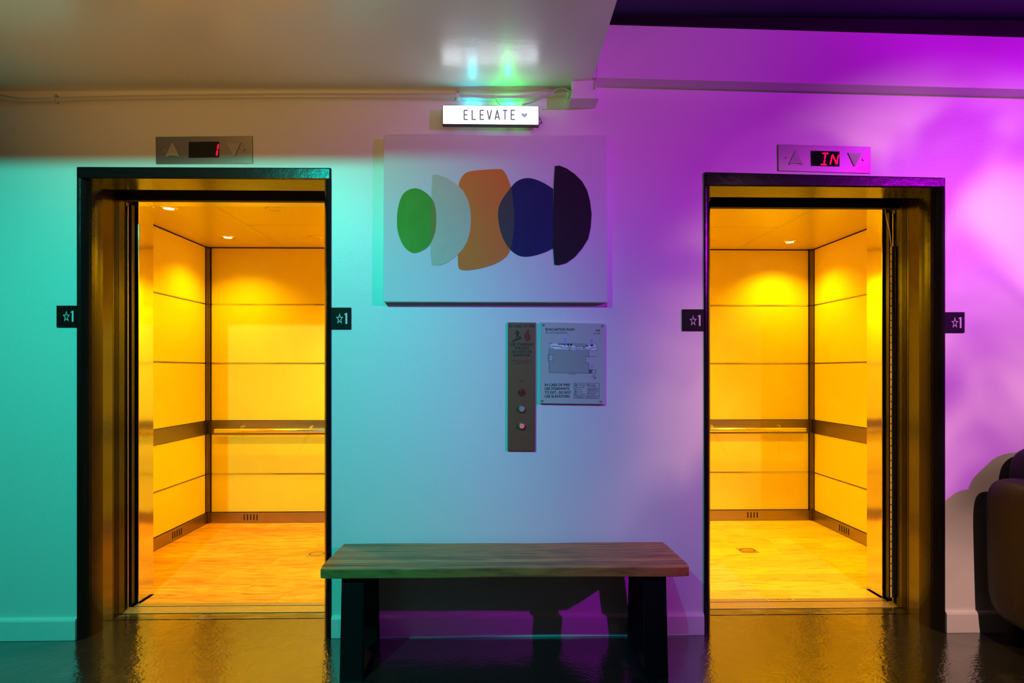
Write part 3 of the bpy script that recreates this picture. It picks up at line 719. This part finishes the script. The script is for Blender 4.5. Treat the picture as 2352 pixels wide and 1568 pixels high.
for (v, lit) in ((938.5, False), (977.5, True)):
    bt = disc(1198.5, v, [(0.0185, 0), (0.0180, -0.006), (0.0150, -0.011), (0.0135, -0.011), (0.0130, -0.009)], M_chrome, 'button', cpn)
    disc(1198.5, v, [(0.0130, -0.008), (0.0130, -0.0105), (0.0120, -0.0115)], M_arrow, 'button_face', bt)
    x, z = PW(1198.5, v, yy); rg = MB()
    for k in range(24):
        if k % 6 == 5: continue
        a0, a1 = 2*math.pi*k/24, 2*math.pi*(k+1)/24; r0, r1 = (0.0050, 0.0078) if lit else (0.0058, 0.0072)
        rg.add([(x+r*math.cos(a), yy-0.0119, z+r*math.sin(a)) for r, a in ((r0, a0), (r1, a0), (r1, a1), (r0, a1))], [(0, 1, 2, 3)])
    mk('button_ring', rg, M_redlit if lit else M_ink, bt, recalc=False)
for v in (874.5, 1003): disc(1198, v, [(0.0042, 0), (0.0038, -0.002), (0.002, -0.003)], M_chrome, 'screw', cpn)

# ------------------------------------------------------------------ evacuation plan
yy = -0.016
ev = empty('evacuation_plan', (PX(1315), 0, PW(1315, 929)[1]))
tag(ev, 'pale acrylic evacuation plan sign right of the call panel', 'sign')
Ze = lambda px, py: (1235+px/7.84, 735+py/7.84)
EP = [PW(*Ze(62, 35), yy), PW(*Ze(1215, 60), yy), PW(*Ze(1205, 1515), yy), PW(*Ze(45, 1498), yy)]
pl = mk('plate', MB().prism(EP, yy, -0.001), M_acryl, ev, bev=0.0015)
ty = yy-0.0006
def tz(items): return [(s, *Ze(a_, b__), *Ze(c_, d__)) for (s, a_, b__, c_, d__) in items]
many_text(tz([('EVACUATION PLAN', 145, 143, 660, 190), ('1st', 1052, 160, 1126, 202), ('IN CASE OF FIRE', 127, 1140, 580, 1188), ('USE STAIRWAYS', 127, 1208, 568, 1256),
              ('TO EXIT - DO NOT', 127, 1277, 600, 1326), ('USE ELEVATORS', 127, 1347, 578, 1394)]), ty, M_ink, ev, bold=0.02)
many_text(tz([('901 SOUTH BROADWAY', 145, 209, 542, 242), ('FLOOR', 1006, 222, 1126, 256)]), ty, M_greyink, ev, name='small_lettering')
many_text(tz([('YOU ARE HERE', 712, 1158, 856, 1178), ('EXIT ROUTES', 712, 1198, 842, 1218), ('STAIRWAY', 712, 1240, 804, 1258), ('ELEVATOR', 712, 1281, 808, 1300), ('EXTINGUISHER', 710, 1320, 855, 1340),
              ('FIRE ALARM', 920, 1158, 1040, 1178), ('PULL STATION', 918, 1184, 1056, 1204), ('ALARM SOUNDS LIKE', 886, 1218, 1086, 1238), ('VOICE COMMAND &', 886, 1242, 1074, 1262),
              ('INTERMITTENT TONE', 886, 1267, 1084, 1287), ('ALARM LOOKS LIKE', 884, 1298, 1068, 1318), ('FLASHING LIGHT', 884, 1322, 1042, 1342), ('EMERGENCY TELEPHONE # 911', 680, 1372, 1082, 1397),
              ('STAIR 1', 472, 330, 522, 344), ('ROOF', 478, 354, 516, 368), ('ACCESS', 470, 378, 524, 392), ('STAIR 2', 945, 338, 998, 352), ('ROOF', 950, 361, 992, 375), ('ACCESS', 945, 385, 998, 399),
              ('STAIR 3', 948, 803, 1004, 817), ('NO ROOF', 945, 828, 1008, 842), ('ACCESS', 948, 853, 1004, 867), ('9TH STREET', 562, 962, 684, 978)]), ty-0.0008, M_greyink, ev, name='small_lettering')
def epoly(pts, m, name, dy=0.0): return mk(name, MB().prism([PW(*Ze(*p), ty) for p in pts], ty-dy, ty+0.0004), m, ev)
epoly([(207,505),(282,508),(290,525),(925,545),(925,655),(862,655),(862,768),(922,768),(922,955),(204,943),(204,732),(278,732),(278,625),(207,622)], M_map, 'floor_area')
epoly([(228,415),(1052,432),(1050,545),(820,540),(810,532),(690,528),(680,540),(290,528),(282,508),(228,500)], M_mapw, 'corridor_area', 0.0002)
epoly([(625,425),(868,430),(868,490),(690,488),(690,465),(625,460)], M_map, 'shaft_area', 0.0004)
for q in ([(450,318),(547,320),(545,412),(450,410)], [(928,327),(1018,329),(1017,412),(928,410)], [(930,795),(1022,797),(1020,890),(930,888)]): epoly(q, M_mapp, 'label_box', 0.0003)
for q in ([(365,422),(455,424),(455,444),(365,442)], [(455,424),(525,426),(500,462),(455,444)], [(868,440),(925,442),(900,478),(868,476)], [(945,436),(1005,438),(1000,470),(945,468)], [(918,895),(985,895),(978,955),(918,955)]):
    epoly(q, M_greyink if q[0][0] < 940 else M_green, 'stair_area', 0.0005)
for c in ((549, 440), (601, 441)): epoly([(c[0]+22*math.cos(t*math.pi/8), c[1]+20*math.sin(t*math.pi/8)) for t in range(16)], M_ink, 'elevator_symbol', 0.0005)
for c in ((254, 422, 9), (688, 477, 9), (822, 490, 10), (846, 490, 10), (572, 535, 9), (684+0, 1330, 13), (900, 1166, 13)): epoly([(c[0]-c[2], c[1]-c[2]), (c[0]+c[2], c[1]-c[2]), (c[0]+c[2], c[1]+c[2]), (c[0]-c[2], c[1]+c[2])], M_redsym, 'alarm_symbol', 0.0005)
for c in ((690, 1207, 13), ): epoly([(c[0]-16, c[1]), (c[0], c[1]-10), (c[0]+16, c[1]), (c[0], c[1]+10)], M_green, 'route_symbol', 0.0005)
epoly([(675, 1278), (698, 1278), (698, 1300), (675, 1300)], M_ink, 'elevator_symbol', 0.0005)
epoly([(675, 1236), (698, 1236), (698, 1258), (675, 1258)], M_greyink, 'stair_symbol', 0.0005)
def path(name, lines, wpx, m, dy=0.0006):
    mb = MB()
    for ln in lines:
        for (a_, b__) in zip(ln[:-1], ln[1:]):
            p, q = PW(*Ze(*a_), ty), PW(*Ze(*b__), ty); dx, dz = q[0]-p[0], q[1]-p[1]; L = math.hypot(dx, dz) or 1
            t = wpx/7.84/490/2; nx, nz = -dz/L*t, dx/L*t; ex, ez = dx/L*t, dz/L*t
            mb.prism([(p[0]+nx-ex, p[1]+nz-ez), (q[0]+nx+ex, q[1]+nz+ez), (q[0]-nx+ex, q[1]-nz+ez), (p[0]-nx-ex, p[1]-nz-ez)], ty-dy, ty+0.0002)
    return mk(name, mb, m, ev)
path('plan_lines', [[(207,412),(1055,430),(1052,545)], [(207,412),(228,440)], [(207,505),(282,508),(290,525),(540,532),(680,540),(690,528),(810,532),(820,540),(1052,545)],
                    [(207,505),(204,943),(1045,958),(1045,893),(922,893),(922,768),(862,766),(862,655),(1055,655)], [(185,620),(278,625),(278,732),(185,732),(185,620)], [(925,545),(925,655)], [(922,893),(922,955)],
                    [(655,1132),(1108,1136),(1104,1410),(653,1404),(655,1132)], [(655,1358),(1104,1362)]], 4.5, M_greyink)
path('exit_route', [[(237,470),(335,471)], [(352,472),(405,474),(428,494),(470,497)], [(485,499),(560,500)], [(605,505),(668,506)], [(680,507),(782,508)], [(800,508),(850,521),(892,523)], [(908,522),(945,520),(975,497),(1028,496)]], 9, M_green)
path('position_ring', [[(575+24*math.cos(t*math.pi/8), 490+27*math.sin(t*math.pi/8)) for t in range(17)], [(575,476),(575,504)], [(690+13*math.cos(t*math.pi/6), 1166+14*math.sin(t*math.pi/6)) for t in range(13)]], 6, M_green, 0.0008)
path('plan_arrow', [[(975,1025),(1022,982)], [(1012,1015),(1040,1048)], [(1002,1045),(1042,1048),(1042,1010)]], 6, M_greyink)
for p in ((105, 85), (1166, 105), (83, 1453), (1138, 1465)):
    x, z = PW(*Ze(*p), yy); mk('screw', MB().lathe([(0.0048, 0), (0.0045, -0.003), (0.0025, -0.0055)], (x, yy, z), 'y', 16), M_chrome, ev, smooth=False)

# ------------------------------------------------------------------ bench
bf = empty('wooden_bench', (0.02, -0.22, 0))
tag(bf, 'long wooden bench with butcher block seat and black steel legs between the elevators', 'bench')
zt = 0.446; th = 0.039
NS = 9
rng = random.Random(11)
xl_f, xl_b, xr_f, xr_b = -0.7256, -0.717, 0.7746, 0.758
for i in range(NS):
    t0, t1 = i/NS, (i+1)/NS
    ya, ybk = -0.401+0.361*t0, -0.401+0.361*t1
    n = 24; pts_ = []
    def wav(x, k): return 0.0022*math.sin(x*5.3+k)+0.0013*math.sin(x*13.1+2*k)
    e0 = [(xl_f+(xl_b-xl_f)*t0+((xr_f+(xr_b-xr_f)*t0)-(xl_f+(xl_b-xl_f)*t0))*k/n) for k in range(n+1)]
    e1 = [(xl_f+(xl_b-xl_f)*t1+((xr_f+(xr_b-xr_f)*t1)-(xl_f+(xl_b-xl_f)*t1))*k/n) for k in range(n+1)]
    fr = [(x, ya+(0.0004 if i else wav(x, 1)*1.5)) for x in e0]
    bk = [(x, ybk-(0.0004 if i < NS-1 else 0)+(wav(x, 4)*1.5 if i == NS-1 else 0)) for x in e1]
    if i == 0: fr[0] = (fr[0][0]+0.006, fr[0][1]+0.006); fr[-1] = (fr[-1][0]-0.006, fr[-1][1]+0.006)
    mb = MB().prism(fr+bk[::-1], zt-th, zt+0.0, 'z')
    mk('stave', mb, M_wood, bf, bev=0.004 if i in (0, NS-1) else 0.0007)
def leg(xa, xb):
    ring_o = [(-0.412, 0.0), (-0.052, 0.0), (-0.095, zt-th), (-0.378, zt-th)]
    t = 0.022
    ring_i = [(-0.412+0.034, t), (-0.052-0.034, t), (-0.095-0.028, zt-th-t), (-0.378+0.028, zt-th-t)]
    vs = [(xa, p[0], p[1]) for p in ring_o+ring_i]+[(xb, p[0], p[1]) for p in ring_o+ring_i]
    fs = []
    for k in range(4):
        k2 = (k+1) % 4
        fs += [(k, k2, 4+k2, 4+k), (8+k, 12+k, 12+k2, 8+k2), (k, 8+k, 8+k2, k2), (4+k, 4+k2, 12+k2, 12+k)]
    mk('leg', (vs, fs), M_leg, bf, bev=0.002)
leg(-0.640, -0.549); leg(0.588, 0.680)

# ------------------------------------------------------------------ armchair
ac = empty('leather_armchair', (2.77, -0.42, 0))
tag(ac, 'dark brown leather armchair at the right edge against the wall', 'armchair')
def rounded(name, x0, x1, y0_, y1_, z0, z1, r, taper=0.0, par=ac):
    # box of many rows so that the sides can swell and the edges roll
    n = 10; vs = []; fs = []
    def sgn(a, e): return math.copysign(abs(a)**e, a)
    nu, nv = 40, 24
    cx, cy, cz = (x0+x1)/2, (y0_+y1_)/2, (z0+z1)/2; hx, hy, hz = (x1-x0)/2, (y1_-y0_)/2, (z1-z0)/2
    for j in range(nv+1):
        ph = -math.pi/2+math.pi*j/nv
        for i in range(nu):
            th_ = 2*math.pi*i/nu
            a_, b__, c_ = sgn(math.cos(ph), r)*sgn(math.cos(th_), r), sgn(math.cos(ph), r)*sgn(math.sin(th_), r), sgn(math.sin(ph), r)
            k = 1-taper*(0.5-c_/2)
            vs.append((cx+hx*a_*k, cy+hy*b__, cz+hz*c_))
    for j in range(nv):
        for i in range(nu):
            fs.append((j*nu+i, j*nu+(i+1) % nu, (j+1)*nu+(i+1) % nu, (j+1)*nu+i))
    return mk(name, (vs, fs), M_leather, par, smooth=True)
rounded('arm', 2.225, 2.50, -0.80, -0.055, 0.105, 0.765, 0.32, 0.13)
rounded('arm', 3.10, 3.375, -0.80, -0.055, 0.105, 0.765, 0.32, 0.13)
rounded('backrest', 2.355, 3.235, -0.27, -0.04, 0.25, 0.90, 0.30)
rounded('seat_base', 2.44, 3.16, -0.76, -0.10, 0.11, 0.36, 0.22)
rounded('seat_cushion', 2.475, 3.125, -0.80, -0.20, 0.34, 0.50, 0.35)
for (x, y) in ((2.35, -0.13), (2.35, -0.72), (3.25, -0.13), (3.25, -0.72)):
    mk('foot', MB().lathe([(0.026, 0.0), (0.034, 0.135)], (x, y, 0), 'z', 18), M_leg, ac)
